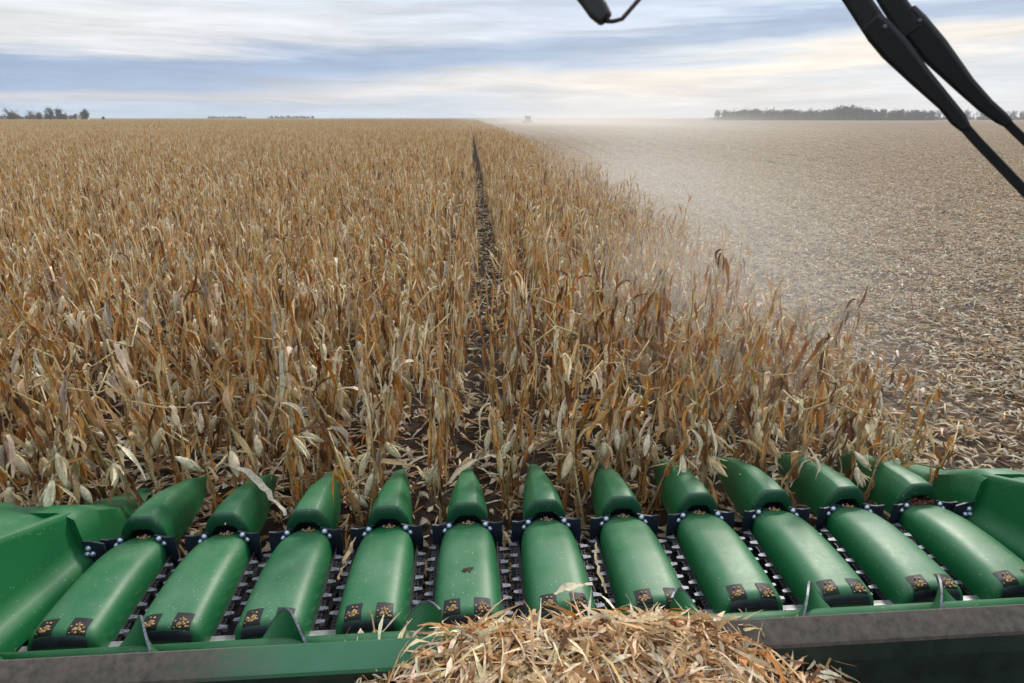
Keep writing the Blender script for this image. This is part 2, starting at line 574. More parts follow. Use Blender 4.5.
def plant(seed, detail):
    """returns separate builders: stalk, foliage, [ears]"""
    r = np.random.default_rng(seed)
    H = r.uniform(1.45, 1.95)
    lean = r.normal(0, 0.06, 2)
    bow = r.normal(0, 0.05, 2)
    nz = 9 if detail else 5
    zs = np.linspace(0, H, nz)
    st = MB()
    cen = np.stack([lean[0] * zs + bow[0] * zs ** 2, lean[1] * zs + bow[1] * zs ** 2, zs - 0.03], 1)
    cen[1:-1, :2] += r.normal(0, 0.006, (nz - 2, 2))
    broken = r.random() < 0.45
    if broken:
        a = r.uniform(0, 6.28)
        k = 1 if not detail else 2
        piv = cen[-k - 1].copy()
        for j in range(1, k + 1):
            q = H / (nz - 1) * j
            cen[-k - 1 + j] = piv + np.array([math.cos(a) * q * .9, math.sin(a) * q * .9, q * r.uniform(-.7, .4)])
    rr = np.linspace(0.0135, 0.006, nz) * r.uniform(.85, 1.15)
    scol = np.array([(.50, .38, .18), (.58, .46, .25), (.42, .29, .13)][r.integers(3)]) * r.uniform(.85, 1.15)
    st.tube(cen, rr, 7 if detail else 4, tint=scol)
    if detail:
        for z in np.arange(0.12, H - .3, 0.17):
            i = np.interp(z, zs, np.arange(nz))
            p = np.array([np.interp(z, zs, cen[:, 0]), np.interp(z, zs, cen[:, 1]), z - .03])
            st.tube([p - (0, 0, .008), p + (0, 0, .008)], [np.interp(z, zs, rr) + .004] * 2, 7, tint=scol * .75)
    fo = MB()
    az0 = r.uniform(0, 6.28)
    nl = r.integers(12, 17)
    for k in range(nl):
        z = 0.12 + (H - .15) * (k / nl) ** .9 + r.normal(0, .03)
        p = np.array([np.interp(z, zs, cen[:, 0]), np.interp(z, zs, cen[:, 1]), np.interp(z, zs, cen[:, 2])])
        a = az0 + math.pi * k + r.normal(0, .7)
        tint = tint_pick(r, TP_LEAF)
        L = r.uniform(.22, .52) * (1 - .25 * abs(k / nl - .5))
        wd = r.uniform(.018, .050)
        mode = r.random()
        if mode < .50:      # collapsed, hanging straight down along the stalk
            e0, e1, pw = r.uniform(-1.45, -.4), r.uniform(-1.62, -1.35), .35
            L *= 1.1
        elif mode < .66:    # broken over near its base
            e0, e1 = r.uniform(.5, 1.2), r.uniform(-1.6, -1.2)
            pw = r.uniform(.15, .35)
        elif mode < .74:    # arching
            e0, e1, pw = r.uniform(.9, 1.3), r.uniform(-1.0, .1), r.uniform(.9, 1.4)
            L *= .75
        else:               # stiff, still pointing up along the stalk
            e0, e1, pw = r.uniform(1.1, 1.5), r.uniform(.85, 1.4), 1.2
            L *= .8
            wd *= .75
        ribbon(r, fo, p, a, e0, e1, L, wd, 9 if detail else 5, tint, curl=r.uniform(.4, 1.2), pw=pw,
               cross=3 if detail else 2, twist=r.normal(0, 2.0))
        if detail:      # sheath wrapped round the stalk below the leaf
            ribbon(r, fo, p - (0, 0, .02) + np.array([math.cos(a), math.sin(a), 0]) * .012, a, -1.45, -1.5, .17, .045, 3, tint * .92, curl=1.2, pw=1)
    if r.random() < .5:     # what is left of the tassel
        for k in range(3):
            ribbon(r, fo, cen[-1], r.uniform(0, 6.28), 1.2, r.uniform(.3, 1.2), r.uniform(.1, .22), .012, 3, scol, cross=2)
    ears = []
    ne = r.choice([1, 1, 1, 2])
    for k in range(ne):
        z = r.uniform(.62, .95) - .12 * k
        p = np.array([np.interp(z, zs, cen[:, 0]), np.interp(z, zs, cen[:, 1]), z])
        a = az0 + r.uniform(-.7, .7) + math.pi * k
        e = MB()
        hang = r.uniform(-1.4, -.7) if r.random() < .8 else r.uniform(.3, 1.0)
        p = p + np.array([math.cos(a), math.sin(a), 0]) * .045
        ear_mesh(r, e, p, a, hang, r.uniform(.20, .27), r.uniform(.033, .043), detail)
        ears.append(e)
    return st, fo, ears


def proj(X, Y, Z):
    X, Y, Z = np.asarray(X, float), np.asarray(Y, float), np.asarray(Z, float) - EYE
    x = X * math.cos(PSI) - Y * math.sin(PSI)
    y = X * math.sin(PSI) + Y * math.cos(PSI)
    zc = y * math.cos(TH) - Z * math.sin(TH)
    up = y * math.sin(TH) + Z * math.cos(TH)
    return 512 + 640 * x / zc, 341.5 - 640 * up / zc, zc


def drift(Y):
    q = np.clip((Y - 5) / 8, 0, 1)
    return 0.17 * q * q * (3 - 2 * q)


# every plant of the stand out to 95 m, row by row
FARP = 95
PX, PY, PK = [], [], []
for k in range(-190, 8):                    # row k passes between snouts k-1 and k (counted from the snout under the camera)
    xr = X0 + (k - .5) * SP + 0.02
    n = int((FARP + 1) / 0.155)
    ys = -1.0 + 0.155 * np.arange(n) + rng.normal(0, .035, n)
    keep = rng.random(n) > .06
    start = 4.28 if k >= -4 else 3.7
    keep &= ys > start
    lim = np.maximum(ys, 0) * 1.05 + 7
    keep &= (abs(xr) < lim)
    ys = ys[keep]
    q_ = np.clip((ys - 4.6) / 4, 0, 1)
    xg = np.where(k > 0, .24, 0.03) * q_ * q_ * (3 - 2 * q_)
    PX.append(xr + xg + drift(ys) + rng.normal(0, .028, len(ys)))
    PY.append(ys)
    PK.append(np.full(len(ys), k))
PX, PY, PK = map(np.concatenate, (PX, PY, PK))
# the front corner by the cut ground is beaten down and shorter
sc = rng.normal(1.0, .09, len(PX))
short = np.clip((PX - 1.2) / 2.4, 0, 1) * np.clip(1.25 - (PY - 4) / 14, 0, 1)
sc *= 1 - .27 * short
sc *= 1 - .10 * np.clip(1 - (PY - 4.4) / 1.5, 0, 1)
rx, ry = rng.normal(0, .05, len(PX)), rng.normal(0, .045, len(PX))
gapr = (PK == 0) | (PK == 1)              # the rows either side of the open gap are slim
ry[gapr] *= .45
sw = np.where(gapr, .58, rng.uniform(.75, 1.0, len(PX)))
nearf = np.clip(1.4 - (PY - 4) / 3, 0.0, 1)
rx += rng.normal(0, .14, len(PX)) * nearf
ry += rng.normal(0, .14, len(PX)) * nearf
out = PK < -4
fell = (rng.random(len(PX)) < np.where(PX < -.8, .24, .11)) & (PY < 9) & (PY > np.where(PK < -4, 5.2, 5.0))         # knocked over, resting on their neighbours
rx[fell] += rng.choice([-1, 1], fell.sum()) * rng.uniform(.3, .85, fell.sum())
ry[fell] += rng.normal(0, .4, fell.sum())
rx[out] += -.15 * nearf[out]
rz = rng.uniform(0, 6.28, len(PX))
u, v, zc = proj(PX, PY, 0.8 + 0 * PX)
ok = (zc > .5) & (u > -60) & (u < 1080) & (v > 60) & (v < 700)
order = np.argsort(np.where(ok, zc, 1e9))
is_near = np.zeros(len(PX), bool)
is_near[order[:300]] = True

protos = [plant(100 + i, 1) for i in range(22)]
pm = [(s_.mesh('stalk', M_STALK), f_.mesh('foliage', M_LEAF), [e_.mesh('ear', M_HUSK) for e_ in es]) for s_, f_, es in protos]
ORD = ['first', 'second', 'third', 'fourth', 'fifth', 'sixth', 'seventh', 'eighth', 'ninth', 'tenth', 'eleventh']
seen = {}
proto_obj = {}
ids = np.where(is_near)[0]
ids = ids[np.argsort(PY[ids])]
for i in ids:
    k = int(PK[i])
    c = seen[k] = seen.get(k, 0) + 1
    if k == -4:
        where = 'in the row between the left divider and first snout'
    elif k == 6 + 1:
        where = 'in the row between the right divider and last snout'
    elif k < -4:
        where = 'in the %s row out beyond the left divider' % (ORD[-5 - k] if -5 - k < 11 else 'far')
    else:
        where = 'in the row between %s and %s green snouts' % (ORD[k + 3], ORD[k + 4])
    lead = ('dry corn plant standing %s ' % ORD[c - 1]) if c <= 10 else 'dry corn plant well back '
    root = empty('corn_plant', (PX[i], PY[i], -.01), (rx[i], ry[i], rz[i]))
    root.scale = (sw[i], sw[i], sc[i])
    tag(root, lead + where, 'corn plant', 'dry corn plants standing ahead of the header')
    q = int(rng.integers(len(pm)))
    if q not in proto_obj:
        s_, f_, es = pm[q]
        kids = []
        for nm, me in [('stalk', s_), ('foliage', f_)] + [('ear', e_) for e_ in es]:
            o = bpy.data.objects.new(nm, me)
            COL.objects.link(o)
            kids.append(o)
        proto_obj[q] = kids
    else:
        kids = []
        for o in proto_obj[q]:
            c2 = o.copy()
            COL.objects.link(c2)
            kids.append(c2)
    for o in kids:
        o.parent = root


# ---------------------------------------------------------------- scattering (stuff only)
def scatter(name, pts, rots, scales, idx, sources, kind='stuff'):
    lib = bpy.data.collections.new(name + '_source')
    for i, me in enumerate(sources):
        o = bpy.data.objects.new('%s_source_%03d' % (name, i), me)
        lib.objects.link(o)
    me = bpy.data.meshes.new(name)
    pts = np.asarray(pts, float)
    me.vertices.add(len(pts))
    me.vertices.foreach_set('co', pts.astype(np.float32).ravel())
    a = me.attributes.new('rot', 'FLOAT_VECTOR', 'POINT')
    a.data.foreach_set('vector', np.asarray(rots, np.float32).ravel())
    a = me.attributes.new('scl', 'FLOAT_VECTOR', 'POINT')
    a.data.foreach_set('vector', np.asarray(scales, np.float32).ravel())
    a = me.attributes.new('idx', 'INT', 'POINT')
    a.data.foreach_set('value', np.asarray(idx, np.int32))
    o = bpy.data.objects.new(name, me)
    COL.objects.link(o)
    tag(o, kind=kind)
    ng = bpy.data.node_groups.new(name, 'GeometryNodeTree')
    ng.interface.new_socket('Geometry', in_out='INPUT', socket_type='NodeSocketGeometry')
    ng.interface.new_socket('Geometry', in_out='OUTPUT', socket_type='NodeSocketGeometry')
    gi, go = ng.nodes.new('NodeGroupInput'), ng.nodes.new('NodeGroupOutput')
    iop = ng.nodes.new('GeometryNodeInstanceOnPoints')
    ci = ng.nodes.new('GeometryNodeCollectionInfo')
    ci.inputs['Collection'].default_value = lib
    ci.inputs['Separate Children'].default_value = True
    ci.inputs['Reset Children'].default_value = True
    L = ng.links.new
    L(gi.outputs[0], iop.inputs['Points'])
    L(ci.outputs[0], iop.inputs['Instance'])
    iop.inputs['Pick Instance'].default_value = True
    for nm, dt, sock in (('rot', 'FLOAT_VECTOR', 'Rotation'), ('scl', 'FLOAT_VECTOR', 'Scale'), ('idx', 'INT', 'Instance Index')):
        na = ng.nodes.new('GeometryNodeInputNamedAttribute')
        na.data_type = dt
        na.inputs['Name'].default_value = nm
        if nm == 'rot':
            e2r = ng.nodes.new('FunctionNodeEulerToRotation')
            L(na.outputs['Attribute'], e2r.inputs[0])
            L(e2r.outputs[0], iop.inputs[sock])
        else:
            L(na.outputs['Attribute'], iop.inputs[sock])
    L(iop.outputs[0], go.inputs[0])
    md = o.modifiers.new('scatter', 'NODES')
    md.node_group = ng
    return o


# the rest of the stand: mid distance plants one by one, far ones in blocks of four rows
mid_src = []
for i in range(16):
    st, fo, es = plant(300 + i, 0)
    w = MB()
    w.merge(st, 0)
    w.merge(fo, 1)
    for e in es:
        w.merge(e, 2)
    mid_src.append(w.mesh('corn', [M_STALK, M_LEAF, M_HUSK]))
NB = 6
BW, BL = 4 * SP, 5.0
for i in range(NB):
    w = MB()
    r = np.random.default_rng(900 + i)
    pr = [plant(700 + i * 12 + j, 0) for j in range(10)]
    for rr_ in range(4):
        for y in np.arange(0, BL, .19):
            st, fo, es = pr[r.integers(10)]
            a = r.uniform(0, 6.28)
            s_ = r.normal(1, .1)
            R = np.array([[math.cos(a), -math.sin(a), 0], [math.sin(a), math.cos(a), 0], [0, 0, s_]])
            off = np.array([(rr_ + .5) * SP + r.normal(0, .03), y + r.normal(0, .04), 0])
            for mi, part in ((0, st), (1, fo)):
                c = MB()
                c.v = [q @ R.T + off for q in part.v]
                c.t, c.f, c.mi, c.n = part.t, part.f, part.mi, part.n
                w.merge(c, mi)
    mid_src.append(w.mesh('corn_block', [M_STALK, M_LEAF]))

rest = ~is_near
P1 = np.stack([PX[rest], PY[rest], np.full(rest.sum(), -.01)], 1)
R1 = np.stack([rx[rest], ry[rest], rz[rest]], 1)
S1 = np.stack([sw[rest], sw[rest], sc[rest]], 1)
I1 = rng.integers(0, 16, rest.sum())
xe = X0 + 7 * SP + 0.02 + .41        # right side of the last row, far away
BP, BR, BS, BI = [], [], [], []
y = FARP + 0.0
while y < 1900:
    f = 1.0 if y < 420 else (2.0 if y < 900 else 4.0)
    bl, bw = BL * f, BW * f
    nx = int((y * 1.2 + 20) / bw) + 1
    for j in range(nx):
        BP.append((xe - bw * (j + 1), y, -.01))
        BR.append((0, 0, 0))
        BS.append((f, f, 1.0 + rng.normal(0, .03)))
        BI.append(16 + rng.integers(NB))
    y += bl
stand = scatter('standing_corn', np.concatenate([P1, BP]), np.concatenate([R1, BR]), np.concatenate([S1, BS]),
                np.concatenate([I1, BI]), mid_src)
tag(stand, 'standing field of dry tan corn stretching from the header to the horizon', 'corn field')


# ---------------------------------------------------------------- residue on the ground
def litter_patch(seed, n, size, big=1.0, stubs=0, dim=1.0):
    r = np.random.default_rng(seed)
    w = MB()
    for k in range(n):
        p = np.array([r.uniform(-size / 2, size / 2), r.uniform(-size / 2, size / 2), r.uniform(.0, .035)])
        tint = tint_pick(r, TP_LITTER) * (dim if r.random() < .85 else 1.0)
        kind = r.random()
        a = r.uniform(0, 6.28)
        if kind < .76:
            ribbon(r, w, p, a, r.uniform(-.1, .5), r.uniform(-.5, .2), r.uniform(.07, .30) * big, r.uniform(.012, .045) * big, 4,
                   tint, cross=2, twist=r.normal(0, 1.2), pw=1)
        elif kind < .90:
            L = r.uniform(.08, .3) * big
            e = r.uniform(-.05, .25)
            d = np.array([math.cos(a) * math.cos(e), math.sin(a) * math.cos(e), math.sin(e)])
            w.tube([p + (0, 0, .01), p + (0, 0, .01) + d * L], [.010, .009], 5, tint=tint)
        else:
            ribbon(r, w, p, a, r.uniform(.2, .9), r.uniform(-.8, .1), r.uniform(.08, .16) * big, r.uniform(.04, .07) * big, 4,
                   np.array((.64, .57, .44)) * r.uniform(.85, 1.1) * dim, cross=3, curl=1.0, pw=1)
    for k in range(stubs):
        p = np.array([(r.integers(0, 3) - 1) * SP + r.normal(0, .03), r.uniform(-size / 2, size / 2), -.02])
        h = r.uniform(.08, .22)
        q = p + (r.normal(0, .05), r.normal(0, .05), h)
        w.tube([p, q], [.012, .011], 5, tint=tint_pick(r, TP_LITTER) * .85)
        if r.random() < .7:
            ribbon(r, w, q - (0, 0, h * .3), r.uniform(0, 6.28), .6, -1.2, r.uniform(.1, .25), .03, 4, tint_pick(r, TP_LITTER), cross=2)
    return w.mesh('residue', [M_LEAF])


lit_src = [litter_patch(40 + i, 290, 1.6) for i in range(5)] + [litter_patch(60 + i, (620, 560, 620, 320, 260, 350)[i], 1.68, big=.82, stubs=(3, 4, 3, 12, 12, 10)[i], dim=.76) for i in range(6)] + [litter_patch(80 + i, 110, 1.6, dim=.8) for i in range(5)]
LP, LR, LS, LI = [], [], [], []
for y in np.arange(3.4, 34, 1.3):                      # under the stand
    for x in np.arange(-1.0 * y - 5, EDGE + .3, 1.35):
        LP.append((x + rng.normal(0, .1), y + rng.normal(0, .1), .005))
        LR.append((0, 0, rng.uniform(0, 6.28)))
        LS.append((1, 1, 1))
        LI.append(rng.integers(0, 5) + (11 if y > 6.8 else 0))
y = 1.5
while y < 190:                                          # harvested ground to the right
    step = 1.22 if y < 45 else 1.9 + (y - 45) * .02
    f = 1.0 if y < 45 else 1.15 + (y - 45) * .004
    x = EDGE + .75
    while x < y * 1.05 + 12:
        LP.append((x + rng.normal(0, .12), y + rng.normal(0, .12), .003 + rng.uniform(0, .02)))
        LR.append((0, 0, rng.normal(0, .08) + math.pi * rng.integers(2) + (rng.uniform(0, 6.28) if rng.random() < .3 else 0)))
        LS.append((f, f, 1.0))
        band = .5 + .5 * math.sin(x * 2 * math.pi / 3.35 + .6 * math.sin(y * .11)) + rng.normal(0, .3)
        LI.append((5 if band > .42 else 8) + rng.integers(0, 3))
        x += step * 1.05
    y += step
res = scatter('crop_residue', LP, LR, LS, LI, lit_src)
tag(res, 'tan shredded leaves husks and stubs littering the soil', 'crop residue')


# ---------------------------------------------------------------- far trees, farm, distant machine
def bark_mat():
    return plain_mat('tree_bark', (0.07, 0.055, 0.045), 0.9, 0, 0.3, 6)


M_BARK = bark_mat()
M_TWIG = plain_mat('bare_twigs', (0.075, 0.062, 0.052), 0.9, 0, 0.35, 2, 0)
M_OLIVE = plain_mat('autumn_foliage', (0.060, 0.066, 0.028), 0.85, 0, 0.45, 1.5, 0)
M_EVERG = plain_mat('evergreen_foliage', (0.028, 0.048, 0.024), 0.85, 0, 0.4, 1.5, 0)


def crown_cloud(r, w, c, rad3, n, leaf):
    c = np.asarray(c, float)
    cl = r.normal(0, 1, (14, 3))
    cl /= np.linalg.norm(cl, axis=1)[:, None]
    cl = c + cl * np.array(rad3) * r.uniform(.35, .85, (14, 1))
    for k in range(n):
        q = cl[r.integers(14)] + r.normal(0, .27, 3) * np.array(rad3)
        a, b2 = r.normal(0, 1, (2, 3))
        a /= np.linalg.norm(a)
        b2 = np.cross(a, b2)
        b2 /= np.linalg.norm(b2) + 1e-6
        s_ = leaf * r.uniform(.5, 1.3)
        w.add([q - a * s_, q + b2 * s_ * .6, q + a * s_, q - b2 * s_ * .6], [(0, 1, 2, 3)])


def limbs(r, w, base, h, spread, n, twigs):
    base = np.asarray(base, float)
    w.tube([base - (0, 0, .3), base + (0, 0, h * .3), base + (r.normal(0, .2), 0, h * .6)], [h * .028, h * .02, h * .012], 6)
    tw = MB()
    for k in range(n):
        z = h * r.uniform(.18, .6)
        a = r.uniform(0, 6.28)
        p0 = base + (0, 0, z)
        tip = p0 + np.array([math.cos(a) * spread * r.uniform(.5, 1), math.sin(a) * spread * r.uniform(.5, 1), h * r.uniform(.2, .42)])
        mid = (p0 + tip) / 2 + (0, 0, h * .03)
        w.tube([p0, mid, tip], [h * .010, h * .007, h * .003], 4)
        for j in range(twigs):
            q = p0 + (tip - p0) * r.uniform(.35, 1)
            e = q + r.normal(0, 1, 3) * np.array([spread * .22, spread * .22, h * .08]) + (0, 0, h * .06)
            tw.tube([q, e], [h * .004, h * .0015], 3)
    return tw


def tree(x, y, h, kind, label, group, seed):
    r = np.random.default_rng(seed)
    root = empty('tree', (x, y, 0))
    tag(root, label, 'tree', group)
    tr = MB()
    if kind == 'bare':
        tw = limbs(r, tr, (0, 0, 0), h, h * .32, 16, 9)
        tr.obj('trunk', M_BARK, root)
        tw.obj('crown', M_TWIG, root)
    else:
        tr.tube([(0, 0, -.3), (0, 0, h * .6)], [h * .03, h * .015], 6)
        for k in range(7):
            a = r.uniform(0, 6.28)
            z = h * r.uniform(.25, .5)
            tr.tube([(0, 0, z), (math.cos(a) * h * .2, math.sin(a) * h * .2, z + h * .22)], [h * .01, h * .004], 4)
        tr.obj('trunk', M_BARK, root)
        cr = MB()
        crown_cloud(r, cr, (0, 0, h * .58), (h * .30, h * .30, h * .40), 1500, h * .035)
        cr.obj('crown', M_OLIVE if kind == 'olive' else M_EVERG, root)
    return root


def ground_at(px, Y):
    """lateral position of picture column px at distance Y on the horizon"""
    uu = (px - 512) / 640
    yy = math.cos(TH) + .349 * math.sin(TH)
    xx = uu
    X = xx * math.cos(PSI) + yy * math.sin(PSI)
    Yv = -xx * math.sin(PSI) + yy * math.cos(PSI)
    return X / Yv * Y


TY = 620
GRP = 'trees on the far left horizon'
spec = [(2, 'bare', 11, 'bare tree at the left end of the horizon trees'), (8, 'bare', 10.5, 'bare tree second from the left end of the far horizon trees'),
        (13, 'bare', 10, 'bare tree third from the left on the far horizon'), (20, 'olive', 7.5, 'short olive tree after the bare trees on the left horizon'),
        (26, 'bare', 10, 'pale bare tree left of the two dark bushy crowns'), (31, 'bare', 9, 'thin bare tree just left of the first dark bushy crown'),
        (42, 'everg', 10, 'dark bushy tree, left one of the two dark crowns on the horizon'), (49, 'olive', 7, 'low tree between the two dark bushy crowns on the horizon'),
        (56, 'everg', 9.5, 'dark bushy tree, right one of the two dark crowns on the horizon'), (62, 'olive', 6.5, 'low olive tree right of the two dark crowns'),
        (69, 'olive', 6, 'small low tree left of the white farm shed'), (75, 'olive', 7.0, 'rounded low tree beside the white farm shed'),
        (95, 'everg', 9, 'lone rounded dark tree standing right of the white farm shed'), (112, 'olive', 3.5, 'small distant bush right of the lone rounded tree')]
for i, (px, kd, h, lb) in enumerate(spec):
    tree(ground_at(px, TY) + 0.0, TY + rng.uniform(-15, 15), h * 1.02 + 1, kd, lb, GRP, 50 + i)

# the white shed between them
sh = empty('farm_shed', (ground_at(83, 610), 610, 0), (0, 0, .3))
tag(sh, 'small white farm shed between the trees on the left horizon', 'shed')
M_WHITE = plain_mat('white_boards', (0.75, 0.75, 0.74), 0.7, 0, 0.06, 1, 0)
M_ROOF = plain_mat('grey_roof', (0.2, 0.2, 0.21), 0.7, 0, 0.15, 1, 0)
w = MB()
w.box(-4, 4, -3, 3, 0, 4.0)
w.add([(-4, -3, 4), (-4, 3, 4), (-4, 0, 5.6)], [(0, 2, 1)])
w.add([(4, -3, 4), (4, 3, 4), (4, 0, 5.6)], [(0, 1, 2)])
w.obj('wall', M_WHITE, sh, smooth=False)
w = MB()
for s_ in (-1, 1):
    w.add([(-4.4, s_ * 3.4, 3.83), (4.4, s_ * 3.4, 3.83), (4.4, 0, 5.75), (-4.4, 0, 5.75),
           (-4.4, s_ * 3.4, 3.95), (4.4, s_ * 3.4, 3.95), (4.4, 0, 5.9), (-4.4, 0, 5.9)],
          [(0, 1, 2, 3), (4, 5, 6, 7), (0, 1, 5, 4), (0, 3, 7, 4), (1, 2, 6, 5)])
w.obj('roof', M_ROOF, sh, smooth=False)
w = MB()
w.box(-1.2, 1.2, -3.06, -3.003, 0, 3)
w.obj('door', M_ROOF, sh, smooth=False)


def wood(name, x0, x1, Y, h0, h1, n, seed, label, depth=40, bare=0.5, peak=None):
    """a far-off wood that reads as one mass"""
    r = np.random.default_rng(seed)
    w = MB()
    for k in range(n):
        s_ = (k + r.random()) / n
        x, y = x0 + (x1 - x0) * s_, Y + r.uniform(0, depth)
        h = r.uniform(h0, h1)
        if peak:
            h *= 1 + .35 * math.exp(-((s_ - peak) / .07) ** 2)
        w.tube([(x, y, -.3), (x, y, h * .7)], [h * .02, h * .008], 4, mi=0)
        c = MB()
        if r.random() < bare:
            tw = limbs(r, w, (x, y, 0), h, h * .3, 9, 5)
            w.merge(tw, 0)
        else:
            crown_cloud(r, c, (x, y, h * .52), (h * .30, h * .3, h * .42), 170, h * .07)
            w.merge(c, 1)
        for j in range(1):          # brush along the edge
            c = MB()
            crown_cloud(r, c, (x + r.normal(0, 4), y - 2, h * .16), (h * .3, h * .2, h * .17), 60, h * .06)
            w.merge(c, 1)
    o = w.obj(name, [M_TWIG, M_OLIVE])
    tag(o, label, 'wood', kind='stuff')
    return o


wood('woodland', ground_at(723, 900), ground_at(940, 900), 900, 11, 16, 330, 5, 'long dark wood on the horizon right of the corn', bare=.35, peak=.6)
wood('woodland', ground_at(925, 1050), ground_at(1120, 1050), 1050, 13, 19, 150, 6, 'sparse bare wood on the far right horizon behind the wipers', bare=.85)
wood('woodland', ground_at(204, 1700), ground_at(243, 1700), 1700, 5, 8.5, 60, 7, 'left one of two low distant woods left of centre', bare=.0)
wood('woodland', ground_at(266, 1700), ground_at(312, 1700), 1700, 6, 10, 60, 8, 'right one of two low distant woods left of centre', bare=.0)
wood('woodland', ground_at(-80, 720), ground_at(70, 720), 720, 4, 7.5, 130, 9, 'low dark brush behind the far left trees', bare=.0)
wood('woodland', ground_at(330, 2400), ground_at(720, 2400), 2400, 3.5, 6, 220, 10, 'faint thin treeline on the horizon straight ahead', bare=.0)

# the other machine working far ahead, seen from behind
VY = 420
cb = empty('combine_harvester', (ground_at(528, VY), VY, 0), (0, 0, .05))
tag(cb, 'hazy distant grey harvester working beside the corn on the horizon', 'combine')
M_GREY = plain_mat('dull_grey_paint', (0.05, 0.07, 0.06), 0.6, 0, 0.2, 2, 0)
w = MB()
w.rings([[(-1.5, y, 1.1), (-1.6, y, 2.3), (-1.3, y, z1), (1.3, y, z1), (1.6, y, 2.3), (1.5, y, 1.1)] for y, z1 in ((-3.0, 2.9), (-2.6, 3.4), (1.0, 3.6), (2.2, 3.3))], closed=True, cap0=True, cap1=True)
w.obj('body', M_GREY, cb, smooth=False)
w = MB()
w.box(-1.1, 1.1, 2.25, 3.7, 1.9, 3.7)
w.obj('cab', M_BLACK, cb, smooth=False)
w = MB()
w.rings([[(-1.7, -1.6, 3.62), (1.7, -1.6, 3.62), (1.7, 1.0, 3.62), (-1.7, 1.0, 3.62)], [(-2.0, -1.9, 4.2), (2.0, -1.9, 4.2), (2.0, 1.3, 4.2), (-2.0, 1.3, 4.2)]], closed=True, cap0=True, cap1=True)
w.obj('grain_tank', M_GREY, cb, smooth=False)
for x, y, R in ((-1.75, 2.3, .95), (1.75, 2.3, .95), (-1.5, -2.2, .65), (1.5, -2.2, .65)):
    w = MB()
    w.tube([(x - .35, y, R), (x + .35, y, R)], R, 18)
    w.obj('wheel', M_BLACK, cb, smooth=False)
w = MB()
w.box(-3.6, 3.6, 4.6, 5.4, .4, 1.2)
w.obj('header', M_GREY, cb, smooth=False)
w = MB()
w.tube([(-1.6, 1.2, 3.3), (-1.9, -3.6, 3.9)], .18, 8)
w.obj('unloading_auger', M_GREY, cb)

# ---------------------------------------------------------------- the corn head
H = empty('corn_header', (0, 0, 0), (0, -.005, .006))
tag(H, 'wide green corn header with eleven rounded row covers and tall end dividers', 'corn header')
YR, YJ, YT = 2.925, 3.90, 5.02
HOODS = list(range(-4, 7))


def arch(w_, zb, zc, n=23, ex=.60, ez=.56):
    a = np.linspace(-math.pi / 2, math.pi / 2, n)
    x = w_ * np.sign(np.sin(a)) * np.abs(np.sin(a)) ** ex
    z = zb + (zc - zb) * np.abs(np.cos(a)) ** ez
    return x, z


def hexarch(w_, zb, zc):
    """flat top, chamfered shoulders, near upright sides"""
    h = zc - zb
    px_ = [(-1, 0), (-1.0, .30), (-.97, .52), (-.90, .66), (-.70, .84), (-.50, .965), (-.40, .99), (0, 1)]
    px_ = px_ + [(-a, b) for a, b in px_[-2::-1]]
    return np.array([a * w_ for a, b in px_]), np.array([zb + h * b for a, b in px_])


def hood_profile(t):
    """t 0 at the nose .. 1 at the rear: half width, crown, base"""
    wv = np.interp(t, [0, .035, .08, .13, .2, .32, .5, .75, .93, 1], [.080, .108, .140, .166, .186, .195, .201, .204, .203, .199])
    zc_ = np.interp(t, [0, .05, .12, .22, .38, .6, .85, 1], [.400, .415, .440, .472, .502, .518, .518, .508])
    zb_ = np.interp(t, [0, .2, 1], [.33, .27, .31])
    return wv, zc_, zb_


hood_m, latch_m = MB(), MB()
rings = []
YF = YJ + .06
for t_ in np.concatenate([np.linspace(0, .9, 26), np.linspace(.92, 1, 5)]):
    wv, zc_, zb_ = hood_profile(t_)
    x, z = arch(wv, zb_, zc_)
    rings.append(np.stack([x, np.full_like(x, YF + (YR + .05 - YF) * t_), z], 1))
wv, zc_, zb_ = hood_profile(1)
for dy, dz, dw in ((.03, .008, .003), (.014, .025, .008), (.004, .055, .014), (.004, .10, .018), (.03, .20, .02)):
    x, z = arch(wv - dw, zb_, zc_ - dz)
    rings.append(np.stack([x, np.full_like(x, YR + dy), z], 1))
hood_m.rings(rings, cap0=True, cap1=True)
HOOD = hood_m.mesh('row_cover', M_GREEN)

# rear latch: black bracket let into the rolled rear end, with two pockets that collect kernels
lm, km = MB(), MB()
def hood_top(xq, yq):
    t_ = np.clip((YF - yq) / (YF - YR - .05), 0, 1)
    wv, zc_, zb_ = hood_profile(t_)
    c = np.sqrt(max(0, 1 - min(1, (abs(xq) / wv)) ** (2 / .60)))
    return zb_ + (zc_ - zb_) * c ** .56 - np.interp(yq - YR, [0, .004, .014, .03, .05], [.10, .055, .025, .008, 0])
LATCH, KERN = [], []
for x0_, x1_ in ((-.136, -.040), (.040, .136)):
    lm, km = MB(), MB()
    gx_, gy_ = np.linspace(x0_, x1_, 6), np.concatenate([np.linspace(YR + .008, YR + .05, 6), np.linspace(YR + .06, YR + .112, 4)])
    lm.rings([[(a_, b_, hood_top(a_, b_) + .0025) for a_ in gx_] for b_ in gy_])
    LATCH.append(lm.mesh('latch_pocket', M_BLACK))
    for k in range(26):          # a loose little heap of kernels caught in the pocket
        qx, qy = (x0_ + x1_) / 2 + random.gauss(0, .021), YR + .044 + random.gauss(0, .015)
        if x0_ + .008 < qx < x1_ - .008 and qy > YR + .018:
            km.dome((qx, qy, hood_top(qx, qy) + .002 + random.uniform(-.003, .006)), random.uniform(.005, .0085), random.uniform(.5, 1), 7)
    KERN.append(km.mesh('kernel_heap', M_KERNEL))
lb = MB()
bx = np.linspace(-.143, .143, 15)
